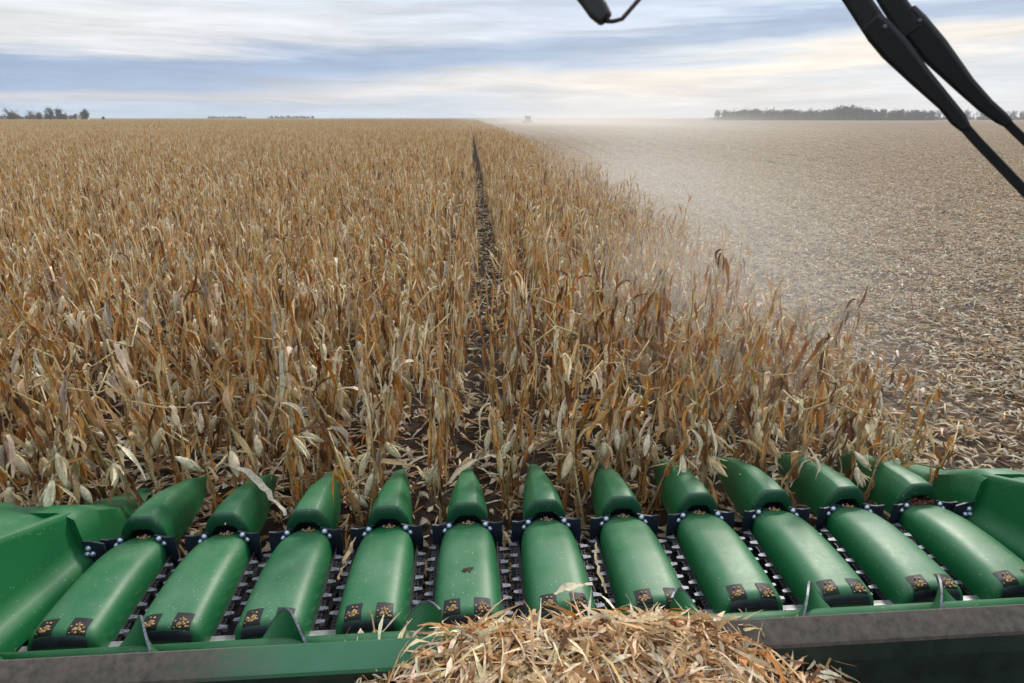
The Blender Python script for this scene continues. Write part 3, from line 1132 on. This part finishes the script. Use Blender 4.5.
lb.rings([[(a_, YR + dy_, hood_top(a_, YR + .012) + dz_) for a_ in bx] for dy_, dz_ in ((.036, .012), (.034, .019), (.020, .010), (.004, -.008), (-.008, -.030), (-.008, -.048), (.01, -.052))])
LBAR = lb.mesh('latch_bar', plain_mat('blue_black_steel', (0.020, 0.025, 0.034), 0.42, .2))

# nose fittings of the cover: small slotted plate with three screws
nm = MB()
for x_ in (-.03, .0, .03):
    nm.dome((x_, YF - .030, .415 - abs(x_) * .3), .009, .7, 8)
NOSE = nm.mesh('screw', M_BOLT)
nk = MB()
for k in range(16):
    q = (random.gauss(0, .022), YF - .085 + random.gauss(0, .018), .436 + random.uniform(-.002, .004))
    nk.dome(q, random.uniform(.005, .009), .7, 6)
NOSEK = nk.mesh('kernel', M_KERNEL)

# snout
sn = MB()
rings = []
for t_ in np.concatenate([[0, .02], np.linspace(.06, 1, 26)]):
    wv = np.interp(t_, [0, .12, .35, .6, .8, .93, 1], [.150, .150, .130, .090, .050, .022, .005])
    zc_ = np.interp(t_, [0, .1, .35, .7, .93, 1], [.580, .582, .540, .410, .275, .205])
    zb_ = np.interp(t_, [0, .5, 1], [.30, .22, .17])
    x, z = hexarch(wv, zb_, zc_)
    rings.append(np.stack([x, np.full_like(x, YJ + (YT - YJ) * t_), z], 1))
sn.rings(rings, cap1=True)
SNOUT = sn.mesh('snout', M_GREEN, sharp=50)
# collar: the thick arched rear lip that faces the cab
co = MB()
x1, z1 = hexarch(.152, .30, .586)
x2, z2 = hexarch(.114, .30, .492)
yo = np.full_like(x1, YJ)
rr_ = [np.stack([x1, yo + .012, z1], 1), np.stack([x1 * .985, yo - .004, z1 - .004], 1), np.stack([x1 * .95, yo - .010, z1 - .010], 1),
       np.stack([x2 * 1.03, yo - .016, z2 + .006], 1), np.stack([x2, yo - .010, z2], 1), np.stack([x2, yo + .12, z2], 1)]
co.rings(rr_)
co.add([(a_, YJ + .10, b_) for a_, b_ in zip(x2, z2)], [tuple(range(len(x2)))], mi=1)  # black plate stands in for the shade inside the hollow snout
COLLAR = co.mesh('collar', [M_COLLAR, M_RUBBER_AND_SHADE])
# rubber deflectors either side of the joint
def deflector(s_):
    w = MB()
    out_ = [(.098, .470), (.150, .456), (.200, .456), (.243, .470), (.247, .36), (.243, .26), (.226, .18), (.195, .155), (.165, .20), (.115, .28)]
    f = [(s_ * x, YJ - .052 - .25 * max(0, x - .13), z) for x, z in out_]
    bk = [(x, y + .014, z) for x, y, z in f]
    n = len(f)
    w.add(f + bk, [tuple(range(n)), tuple(range(n, 2 * n))[::-1]] + [(i, (i + 1) % n, n + (i + 1) % n, n + i) for i in range(n)])
    return w.mesh('deflector', M_RUBBER_AND_SHADE, smooth=False)
DEFL = {s_: deflector(s_) for s_ in (-1, 1)}
def bolt(x, y, z, r_=.0165):
    w = MB()
    w.tube([(x, y, z), (x, y - .006, z)], r_ * 1.25, 10)
    w.dome((x, y - .006, z), r_, .8, 10, axis='-y')
    return w
BOLT = {}
for s_ in (-1, 1):
    for q, (x, z) in enumerate(((.128, .442), (.160, .404))):
        BOLT[s_, q] = bolt(s_ * x, YJ - .055, z).mesh('bolt', M_BOLT)


def inst(name, me, parent, x=0.0):
    o = bpy.data.objects.new(name, me)
    COL.objects.link(o)
    o.parent = parent
    o.location.x = x
    return o


SNLAB = ['first', 'second', 'third', 'fourth', 'fifth', 'sixth', 'seventh', 'eighth', 'ninth', 'tenth', 'eleventh']
for j in HOODS:
    x = X0 + j * SP
    hd = inst('row_cover', HOOD, H, x)
    for q in (0, 1):
        inst('latch_pocket', LATCH[q], hd)
    inst('latch_bar', LBAR, hd)
    for q in (0, 1):
        inst('kernel_heap', KERN[q], hd)
    inst('screw_plate', NOSE, hd)
    inst('kernel_heap', NOSEK, hd)
    if j == 0:
        hd['label'] = 'green row cover with a dark stain on its top'
    if j == 6:
        hd['label'] = 'green row cover with red brown debris at its nose'
    sno = inst('snout', SNOUT, H, x)
    inst('collar', COLLAR, sno)
    for s_ in (-1, 1):
        inst('deflector', DEFL[s_], sno)
        for q in (0, 1):
            inst('bolt', BOLT[s_, q], sno)

M_STAIN = plain_mat('dark_stain', (0.030, 0.022, 0.014), 0.8)
# dark stain on the cover under the camera, rust coloured silk caught on the last one
for j, cx, cy, n, spread, nm, mat in ((0, .0, 3.28, 9, .011, 'stain', M_STAIN), (6, -.02, YF - .05, 130, .055, 'silk_clump', M_RUST)):
    w = MB()
    r = np.random.default_rng(5 + j)
    for k in range(n):
        qx, qy = cx + r.normal(0, spread), cy + r.normal(0, spread * .8)
        z = hood_top(qx, qy)
        a = r.uniform(0, 6.28)
        if nm == 'stain':
            ribbon(r, w, (qx, qy, z + .003), a, .02, -.05, r.uniform(.02, .05), r.uniform(.012, .03), 4, (.5, .5, .5), cross=2, pw=1, curl=.0)
        else:
            ribbon(r, w, (qx, qy, z + r.uniform(0, .03)), a, r.uniform(-.2, .8), -.9, r.uniform(.04, .12), .006, 4, (.5, .5, .5), cross=2)
    o = w.obj(nm, mat, H)
    o.location.x = X0 + j * SP

# row units between the covers: deck plates, gathering chains with steel lugs
dk, ch, lg = MB(), MB(), MB()
y0_, y1_ = YR + .10, YJ - .10
for s_ in (-1, 1):
    dk.box(*sorted((s_ * .018, s_ * .16)), y0_, y1_, .235, .245)
DECK = dk.mesh('deck_plate', M_DECK, smooth=False)
CHN, LUG = {}, {}
for s_ in (-1, 1):
    c, l = MB(), MB()
    cx = s_ * .050
    for k in range(24):
        y = y0_ + .03 + k * .0285
        wv = .015 if k % 2 else .011
        c.box(cx - wv, cx - wv + .005, y - .018, y + .018, .315, .337)
        c.box(cx + wv - .005, cx + wv, y - .018, y + .018, .315, .337)
        c.tube([(cx - .016, y, .326), (cx + .016, y, .326)], .009, 6)
    c.box(cx + s_ * .017, cx + s_ * .030, y0_, y1_, .27, .33)          # guide rail
    xi, xo = -s_ * .042, s_ * .010
    l.add([(xi, -.014, .348), (xo, -.022, .348), (xo, .018, .348), (xi, .006, .348), (xi, -.014, .318), (xo, -.022, .318), (xo, .018, .318), (xi, .006, .318)],
          [(0, 1, 2, 3), (7, 6, 5, 4), (0, 4, 5, 1), (1, 5, 6, 2), (2, 6, 7, 3), (3, 7, 4, 0)])
    CHN[s_] = c.mesh('gathering_chain', M_CHAIN, smooth=False)
    LUG[s_] = l.mesh('lug', M_LUG, smooth=False)
for k in range(-4, 8):
    x = X0 + (k - .5) * SP
    inst('deck_plate', DECK, H, x)
    for s_ in (-1, 1):
        c = inst('gathering_chain', CHN[s_], H, x)
        for q in range(6):
            o = inst('lug', LUG[s_], c, s_ * .050)
            o.location.y = y0_ + .07 + q * .118 + (.059 if s_ > 0 else 0) + random.uniform(-.012, .012)
            o.rotation_euler.z = random.uniform(-.12, .12)

XL, XR = X0 - 5 * SP, X0 + 7 * SP
# trough pan in front of the auger
w = MB()
w.rings([[(XL + .1, y, z), (XR - .1, y, z)] for y, z in ((YR + .13, .30), (YR + .11, .335), (YR + .02, .335), (YR + .0, .325), (YR - .03, .24), (YR - .12, .2), (2.60, .2), (2.556, .3))])
w.obj('trough_pan', M_PAN, H)
# cross auger: tube and two opposite-hand flights with worn bright rims
AX_Y, AX_Z, AR, FR = 2.735, .505, .055, .200
au = MB()
au.tube([(XL + .12, AX_Y, AX_Z), (XR - .12, AX_Y, AX_Z)], AR, 28)
aux = au.obj('cross_auger', M_GREEN_STEEL, H)
def flight(xs, x_end, hand):
    w = MB()
    pitch = .757
    turns = abs(x_end - xs) / pitch
    n = int(turns * 56)
    rings = []
    rim = []
    for i in range(n + 1):
        x = xs + (x_end - xs) * i / n
        ph = hand * 2 * math.pi * (x - xs) / pitch
        cy, cz = -math.sin(ph), math.cos(ph)
        ring = []
        for rr_, dx in ((AR - .01, -.004), (FR, -.004), (FR, .004), (AR - .01, .004)):
            ring.append((x + dx, AX_Y + cy * rr_, AX_Z + cz * rr_))
        rings.append(ring)
        rim.append([(x + dx, AX_Y + cy * rr_, AX_Z + cz * rr_) for rr_, dx in ((FR - .012, -.0065), (FR + .002, -.0065), (FR + .002, .0065), (FR - .012, .0065))])
    w.rings(rings, closed=True, cap0=True, cap1=True)
    f = w.obj('flight', M_GREEN_STEEL, aux, smooth=True, sharp=40)
    w = MB()
    w.rings(rim, closed=True, cap0=True, cap1=True)
    w.obj('flight_rim', M_LUG, aux, smooth=True, sharp=40)
flight(-.19, XL + .15, 1)
flight(1.05, XR - .15, -1)

# rear beam: dusty top, dark rear face, black end plate
w = MB()
prof = [(2.550, .30), (2.550, .700), (2.546, .714), (2.534, .719), (2.438, .662), (2.427, .653), (2.422, .635)]
w.rings([[(x, y, z) for y, z in prof] for x in np.linspace(XL + .02, XR - .02, 40)], cap0=False, cap1=False)
w.obj('rear_beam', M_DUSTY, H, smooth=True, sharp=35)
w = MB()
w.rings([[(x, y, z) for y, z in ((2.425, .642), (2.412, .54), (2.405, .20), (2.45, .08), (2.54, .07))] for x in (XL + .02, XR - .02)])
w.obj('rear_skirt', M_DARK, H, smooth=False)
w = MB()
w.box(XL - .02, XL + .018, 2.36, 2.60, .10, .735)
w.box(XR - .018, XR + .02, 2.36, 2.60, .10, .735)
bevel(w.obj('end_plate', M_BLACK, H, smooth=False), .006)
w = MB()                                          # throat of the feeder under the heap of husks
w.rings([[(x, y, z) for x, z in ((-.75, .10), (-.75, .49), (1.75, .49), (1.75, .10))] for y in (1.1, 2.40)], closed=True, cap0=True, cap1=True)
w.obj('feeder_throat', M_DARK, H, smooth=False)


# end dividers
def divider(mir):
    """inner wall with a rolled foot, ridge, shallow valley and a higher outer fender; then the long nose"""
    mx = (lambda x: x) if mir > 0 else (lambda x: (XL + XR) - x)
    root = bpy.data.objects.new('end_divider', None)
    COL.objects.link(root)
    root.parent = H
    r0 = []
    for y in np.linspace(2.62, 3.84, 18):
        zr = np.interp(y, [2.62, 3.0, 3.84], [1.10, 1.02, .690])
        zb_ = np.interp(y, [2.62, 3.84], [.52, .33])
        hi = 1.0 if mir > 0 else -1.2
        r0.append([(mx(a), y, b_) for a, b_ in ((-2.565, zb_ - .10), (-2.57, zb_ - .02), (-2.585, zb_ + .02), (-2.615, zb_ + .05), (-2.65, zb_ + .09), (-2.664, zb_ + .15),
                   (-2.675, zr - .05), (-2.681, zr - .012), (-2.692, zr - .002), (-2.72, zr), (-2.735, zr - .006), (-2.80, zr - .03), (-2.92, zr + .02 * hi), (-3.06, zr + .09 * hi),
                   (-3.12, zr + .09 * hi), (-3.16, zr + .03 * hi), (-3.17, .2))])
    w = MB()
    w.rings(r0, cap0=True, cap1=True)
    w.obj('divider_panel', M_GREEN, root, smooth=True, sharp=50)
    r1 = []
    for t_ in np.linspace(0, 1, 22):
        y = 3.78 + 1.32 * t_
        zr = np.interp(t_, [0, .1, .28, .5, 1], [.720, .690, .54, .35, .09])
        zb_ = np.interp(t_, [0, 1], [.27, .10])
        zb_ = min(zb_, zr - .04)
        xi = np.interp(t_, [0, .4, 1], [-2.615, -2.66, -2.86])
        xr = np.interp(t_, [0, 1], [-2.73, -2.88])
        xo = np.interp(t_, [0, .5, 1], [-3.13, -3.08, -2.92])
        r1.append([(mx(a), y, b_) for a, b_ in ((xi + .035, zb_), (xi, zb_ + (zr - zb_) * .5), (xi - .02, zr - .06 * (1 - t_)), (xr + .03, zr - .012), (xr, zr),
                   ((xr + xo) / 2, zr + .01 * mir * (1 - t_)), (xo + .03, zr - (.0 if mir > 0 else .06)), (xo, zr - .05 * (1 - t_)), (xo, zb_))])
    w = MB()
    w.rings(r1, cap0=True, cap1=True)
    sn_ = w.obj('divider_nose', M_GREEN, root, smooth=True, sharp=55)
    w = MB()
    f = [(mx(x_), 3.77, z_) for x_, z_ in ((-2.62, .50), (-2.55, .49), (-2.485, .47), (-2.475, .30), (-2.52, .16), (-2.60, .20))]
    bk = [(x_, y_ + .014, z_) for x_, y_, z_ in f]
    n = len(f)
    w.add(f + bk, [tuple(range(n)), tuple(range(n, 2 * n))[::-1]] + [(i, (i + 1) % n, n + (i + 1) % n, n + i) for i in range(n)])
    w.obj('deflector', M_RUBBER_AND_SHADE, sn_, smooth=False)
    for x_, z_ in ((-2.585, .445), (-2.565, .40), (-2.60, .40)):
        bolt(mx(x_), 3.768, z_).obj('bolt', M_BOLT, sn_)
    return root
divider(1)
divider(-1)

# ---------------------------------------------------------------- heap of husks on the middle of the header
PCX = .50


def heap_z(x, y):
    return .47 + .285 * math.exp(-abs((x - PCX) / 1.04) ** 3.2) * math.exp(-((y - 2.46) / .24) ** 2 if y > 2.46 else -((y - 2.46) / .75) ** 2)


r = np.random.default_rng(77)
w = MB()
hr = []
for q in np.linspace(.02, 1, 26):
    a = np.linspace(0, 2 * np.pi, 60, endpoint=False)
    px_ = PCX + 1.36 * q * np.cos(a)
    py_ = 2.46 + np.where(np.sin(a) > 0, .33, .98) * q * np.sin(a)
    hr.append([(x, y, heap_z(x, y) - .05 - .10 * max(0, q - .85) + r.normal(0, .006)) for x, y in zip(px_, py_)])
w.rings(hr, closed=True, cap0=True, tint=(.20, .12, .06))
n_strip = 0
while n_strip < 7800:
    x, y = PCX + r.uniform(-1.5, 1.5) * r.uniform(.3, 1), r.uniform(1.55, 2.80)
    if abs(x - PCX) > 1.5:
        continue
    z = heap_z(x, y)
    if z < .53 and r.random() < .5:
        continue
    if z < .485:
        continue
    tint = tint_pick(r, TP_LITTER) * np.array([1.08, 1.02, .95])
    a = r.uniform(0, 6.28)
    L = r.uniform(.05, .20) if r.random() < .85 else r.uniform(.2, .34)
    # follow the slope of the heap
    d = .03
    sl = (heap_z(x + math.cos(a) * d, y + math.sin(a) * d) - heap_z(x - math.cos(a) * d, y - math.sin(a) * d)) / (2 * d)
    e = math.atan(sl)
    ribbon(r, w, (x, y, z + r.uniform(-.02, .035)), a, e + r.normal(.12, .22), e + r.normal(-.15, .3), L, r.uniform(.007, .026) if L > .14 or r.random() < .85 else r.uniform(.03, .05), 4, tint, cross=2,
           twist=r.normal(0, 1.1), pw=1)
    n_strip += 1
for k in range(40):        # sticking out
    x, y = PCX + r.normal(0, .5), r.uniform(2.4, 2.68)
    ribbon(r, w, (x, y, heap_z(x, y)), r.uniform(0, 6.28), r.uniform(.2, 1.2), r.uniform(-.6, .6), r.uniform(.12, .26), r.uniform(.012, .03), 6, tint_pick(r, TP_LITTER), cross=2, twist=r.normal(0, 1))
heap = w.obj('husk_heap', M_LEAF)
tag(heap, 'heap of shredded tan husks and leaves piled on the header', 'husk heap', kind='stuff')

# ---------------------------------------------------------------- loose leaves lying on the header
def loose(label, pts, width, tint, seed):
    """a long dry leaf draped along the given points"""
    r = np.random.default_rng(seed)
    pts = np.asarray(pts, float)
    s = np.linspace(0, 1, len(pts))
    ss = np.linspace(0, 1, 14)
    P = np.stack([np.interp(ss, s, pts[:, i]) for i in range(3)], 1)
    P[1:-1] += r.normal(0, .006, (12, 3))
    w = MB()
    rr = []
    for i, p in enumerate(P):
        d = P[min(i + 1, 13)] - P[max(0, i - 1)]
        d /= np.linalg.norm(d)
        sd = np.cross(d, (0, 0, 1))
        sd /= np.linalg.norm(sd) + 1e-6
        tw = .5 * math.sin(i * .7 + seed)
        nn = np.cross(sd, d)
        sd = sd * math.cos(tw) + nn * math.sin(tw)
        ww = width * (.35 + .65 * math.sin(math.pi * (.08 + .86 * ss[i])))
        rr.append([p - sd * ww / 2 + nn * ww * .2, p, p + sd * ww / 2 + nn * ww * .2])
    w.rings(rr, tint=tint)
    o = w.obj('corn_leaf', M_LEAF)
    tag(o, label, 'corn leaf', 'loose leaves lying across the header')


def hx(j, dx=0.0):
    return X0 + j * SP + dx


loose('long pale leaf draped over the tip of the second green snout', [(hx(-3, -.25), 4.5, .62), (hx(-3, 0), 4.38, .60), (hx(-3, .2), 4.22, .48), (hx(-3, .32), 4.1, .40)], .05, (.62, .56, .44), 1)
loose('tan leaf lying across the fourth green snout', [(hx(-1, -.42), 4.75, .45), (hx(-1, -.1), 4.66, .50), (hx(-1, .12), 4.55, .50), (hx(-1, .30), 4.5, .42)], .05, (.50, .36, .19), 2)
loose('pale curved leaf crossing the tip of the fifth green snout', [(hx(0, -.22), 4.45, .38), (hx(0, -.02), 4.6, .50), (hx(0, .14), 4.78, .45), (hx(0, .34), 4.8, .42)], .045, (.60, .52, .36), 3)
loose('narrow straw leaf curled over the tenth green snout', [(hx(5, -.22), 4.35, .33), (hx(5, -.10), 4.42, .52), (hx(5, .08), 4.52, .53), (hx(5, .2), 4.62, .36)], .022, (.60, .50, .34), 4)
loose('short tan leaf hanging between the third and fourth covers', [(hx(-1.55), 3.5, .30), (hx(-1.5), 3.65, .36), (hx(-1.42), 3.78, .42)], .03, (.55, .40, .22), 5)
loose('thin straw leaf lying in the row gap right of the sixth cover', [(hx(1.5), 3.2, .36), (hx(1.46), 3.4, .40), (hx(1.52), 3.62, .42)], .02, (.60, .46, .25), 6)
loose('pale husk strip lying on the rear of the sixth cover', [(hx(1, -.08), 2.93, .60), (hx(1, .02), 3.0, .60), (hx(1, .16), 3.06, .55)], .05, (.66, .58, .42), 7)
loose('dry leaf stem sticking out of the heap onto the rear beam', [(hx(-1, .0), 2.50, .60), (hx(-1, .2), 2.52, .60), (hx(0, -.1), 2.55, .62)], .03, (.25, .17, .10), 8)

# ---------------------------------------------------------------- wipers and a cable bracket outside the windscreen
def cam_pt(px, py, d):
    """point d metres in front of the driver's eye seen at a picture position"""
    uu, vv = (px - 512) / 640, (py - 341.5) / 640
    y = math.cos(TH) - vv * math.sin(TH)
    z = -math.sin(TH) - vv * math.cos(TH)
    return np.array([uu * math.cos(PSI) + y * math.sin(PSI), -uu * math.sin(PSI) + y * math.cos(PSI), z]) * d + (0, 0, EYE)


def strip_bar(pts, widths, thick, org=(0, 0, 0)):
    """flat pressed arm with a rounded back: rings of eight points along the path"""
    w = MB()
    pts = [np.asarray(p, float) for p in pts]
    rr = []
    for i, p in enumerate(pts):
        d = pts[min(i + 1, len(pts) - 1)] - pts[max(i - 1, 0)]
        d = d / np.linalg.norm(d)
        v = p - np.array(org) - np.array([0, 0, EYE])
        v = v / np.linalg.norm(v)
        sd = np.cross(d, v)
        sd /= np.linalg.norm(sd)
        up = np.cross(sd, d)
        W2, T2 = widths[i] / 2, thick / 2
        rr.append([p + sd * a * W2 + up * b_ * T2 for a, b_ in ((-1, -.4), (-.8, -1), (.8, -1), (1, -.4), (1, .4), (.8, 1), (-.8, 1), (-1, .4))])
    w.rings(rr, closed=True, cap0=True, cap1=True)
    return w


px = 1 / 640.
D = 1.05
for label, path, cover_, rod_ in (
        ('black wiper arm, lower left one of the pair crossing the sky', [(820, -55, 20), (857, 0, 21), (873, 24, 22), (880, 34, 21)],
         [(870, 21, 20), (879, 31, 24), (894, 48, 25), (920, 77, 19), (945, 103, 14), (958, 119, 14), (966, 129, 9)], [(955, 116, 9), (975, 139, 9), (1040, 207, 9)]),
        ('black wiper arm, upper right one of the pair crossing the sky', [(862, -50, 20), (891, 0, 21), (906, 22, 22), (913, 33, 21)],
         [(904, 12, 20), (914, 25, 24), (934, 50, 25), (965, 85, 17), (985, 105, 14), (1000, 117, 12), (1008, 123, 9)], [(997, 113, 8), (1012, 128, 8), (1060, 174, 8)])):
    root = empty('wiper', tuple(cam_pt(path[0][0], path[0][1], D)))
    tag(root, label, 'wiper', 'wipers outside the windscreen')
    inv = -np.array(root.location)
    bar = lambda p, th, d=D: strip_bar([cam_pt(x, y, d) + inv for x, y, q in p], [q * px * d for x, y, q in p], th, inv)
    bevel(bar(path, .016).obj('arm', M_BLACK, root, smooth=False), .003)
    bevel(bar(cover_, .024).obj('arm_cover', M_BLACK, root, smooth=True, sharp=40), .003)
    bar(rod_, .010).obj('rod', M_BLACK, root, smooth=False)
    w = MB()
    w.dome(cam_pt(cover_[1][0] + 6, cover_[1][1] - 4, D - .015) + inv, .0045, .5, 12, axis='-y')
    w.obj('pin', M_LUG, root)

root = empty('cable_bracket', tuple(cam_pt(588, -6, .8)))
tag(root, 'black bracket hanging above the windscreen with a looped dark cable', 'bracket')
inv = -np.array(root.location)
pp = [cam_pt(x, y, .8) + inv for x, y in ((578, -16), (590, -2), (598, 10), (606, 20))]
bevel(strip_bar(pp, [.026, .027, .026, .019], .02, inv).obj('clip', plain_mat('olive_black_plastic', (0.018, 0.018, 0.014), 0.5), root, smooth=False), .003)
w = MB()
kx = np.linspace(0, 1, 16)
cpt = [(604, 21), (613, 21.5), (622, 19), (629, 11), (635, 4), (642, -4), (652, -14)]
cs = np.linspace(0, 1, len(cpt))
w.tube([cam_pt(np.interp(q, cs, [c[0] for c in cpt]), np.interp(q, cs, [c[1] for c in cpt]), .8) + inv for q in kx], .0028, 8)
w.obj('cable', plain_mat('dark_red_cable', (0.03, 0.012, 0.018), 0.5), root)


# ---------------------------------------------------------------- dust, chaff and haze
def volume_mat(name, density, col, aniso=0.3):
    m = bpy.data.materials.new(name)
    m.use_nodes = True
    t = m.node_tree
    t.nodes.remove(t.nodes['Principled BSDF'])
    pv = t.nodes.new('ShaderNodeVolumePrincipled')
    pv.inputs['Color'].default_value = (*col, 1)
    pv.inputs['Density'].default_value = density
    pv.inputs['Anisotropy'].default_value = aniso
    t.links.new(pv.outputs[0], t.nodes['Material Output'].inputs['Volume'])
    return m


def blob(name, c, r3, density, label):
    """a puff that thins out towards its rim"""
    w = MB()
    n = 24
    rr = []
    for e in np.linspace(-1.55, 1.55, 13):
        a = np.arange(n) * 2 * np.pi / n
        rr.append(np.stack([math.cos(e) * np.cos(a), math.cos(e) * np.sin(a), np.full(n, math.sin(e))], 1))
    w.rings(rr, closed=True, cap0=True, cap1=True)
    m = volume_mat(name, density, (.97, .93, .88))
    t = m.node_tree
    pv = [q for q in t.nodes if q.type == 'PRINCIPLED_VOLUME'][0]
    co_ = t.nodes.new('ShaderNodeTexCoord')
    vl = t.nodes.new('ShaderNodeVectorMath')
    vl.operation = 'LENGTH'
    t.links.new(co_.outputs['Object'], vl.inputs[0])
    k = math_n(t, 'SUBTRACT', 1.0, math_n(t, 'MULTIPLY', vl.outputs['Value'], vl.outputs['Value']), clamp=True)
    t.links.new(math_n(t, 'MULTIPLY', math_n(t, 'MULTIPLY', k, k), density), pv.inputs['Density'])
    o = w.obj(name, m)
    o.location = c
    o.scale = r3
    tag(o, label, 'dust', kind='stuff')
    return o


blob('dust', (6.0, 20, 1.0), (5.0, 17, 2.6), .050, 'pale dust drifting over the cut ground beside the corn')
blob('dust', (3.0, 7.5, .9), (2.4, 4.0, 1.5), .12, 'thin dust over the front corner of the corn')
blob('dust', (ground_at(600, 120), 110, 1.5), (34, 90, 5), .006, 'wide thin dust over the cut ground further out')
blob('dust', (ground_at(575, 330), 330, 1.0), (70, 260, 6), .005, 'dust trailing behind the distant harvester')
S.cycles.volume_max_steps = 48

w = MB()
r = np.random.default_rng(31)
for k in range(420):
    q = np.array([r.normal(2.0, 1.4), r.normal(5.4, 1.2), r.uniform(.3, 1.7)])
    if q[1] < 3.4:
        continue
    a, b_ = r.normal(0, 1, (2, 3))
    a /= np.linalg.norm(a)
    b_ = np.cross(a, b_)
    b_ /= np.linalg.norm(b_)
    s_ = r.uniform(.002, .006)
    w.add([q - a * s_ * 2, q + b_ * s_, q + a * s_ * 2, q - b_ * s_], [(0, 1, 2, 3)], tint=(.7, .62, .5))
chaff = w.obj('chaff', M_LEAF)
tag(chaff, 'pale chaff flying in the air above the right snouts', 'chaff', kind='stuff')

w = MB()
w.box(-2600, 2600, -30, 3000, -1.2, 24)
hz = w.obj('haze', volume_mat('haze', 0.00020, (.93, .96, 1.0), 0.2), smooth=False)
tag(hz, kind='stuff')
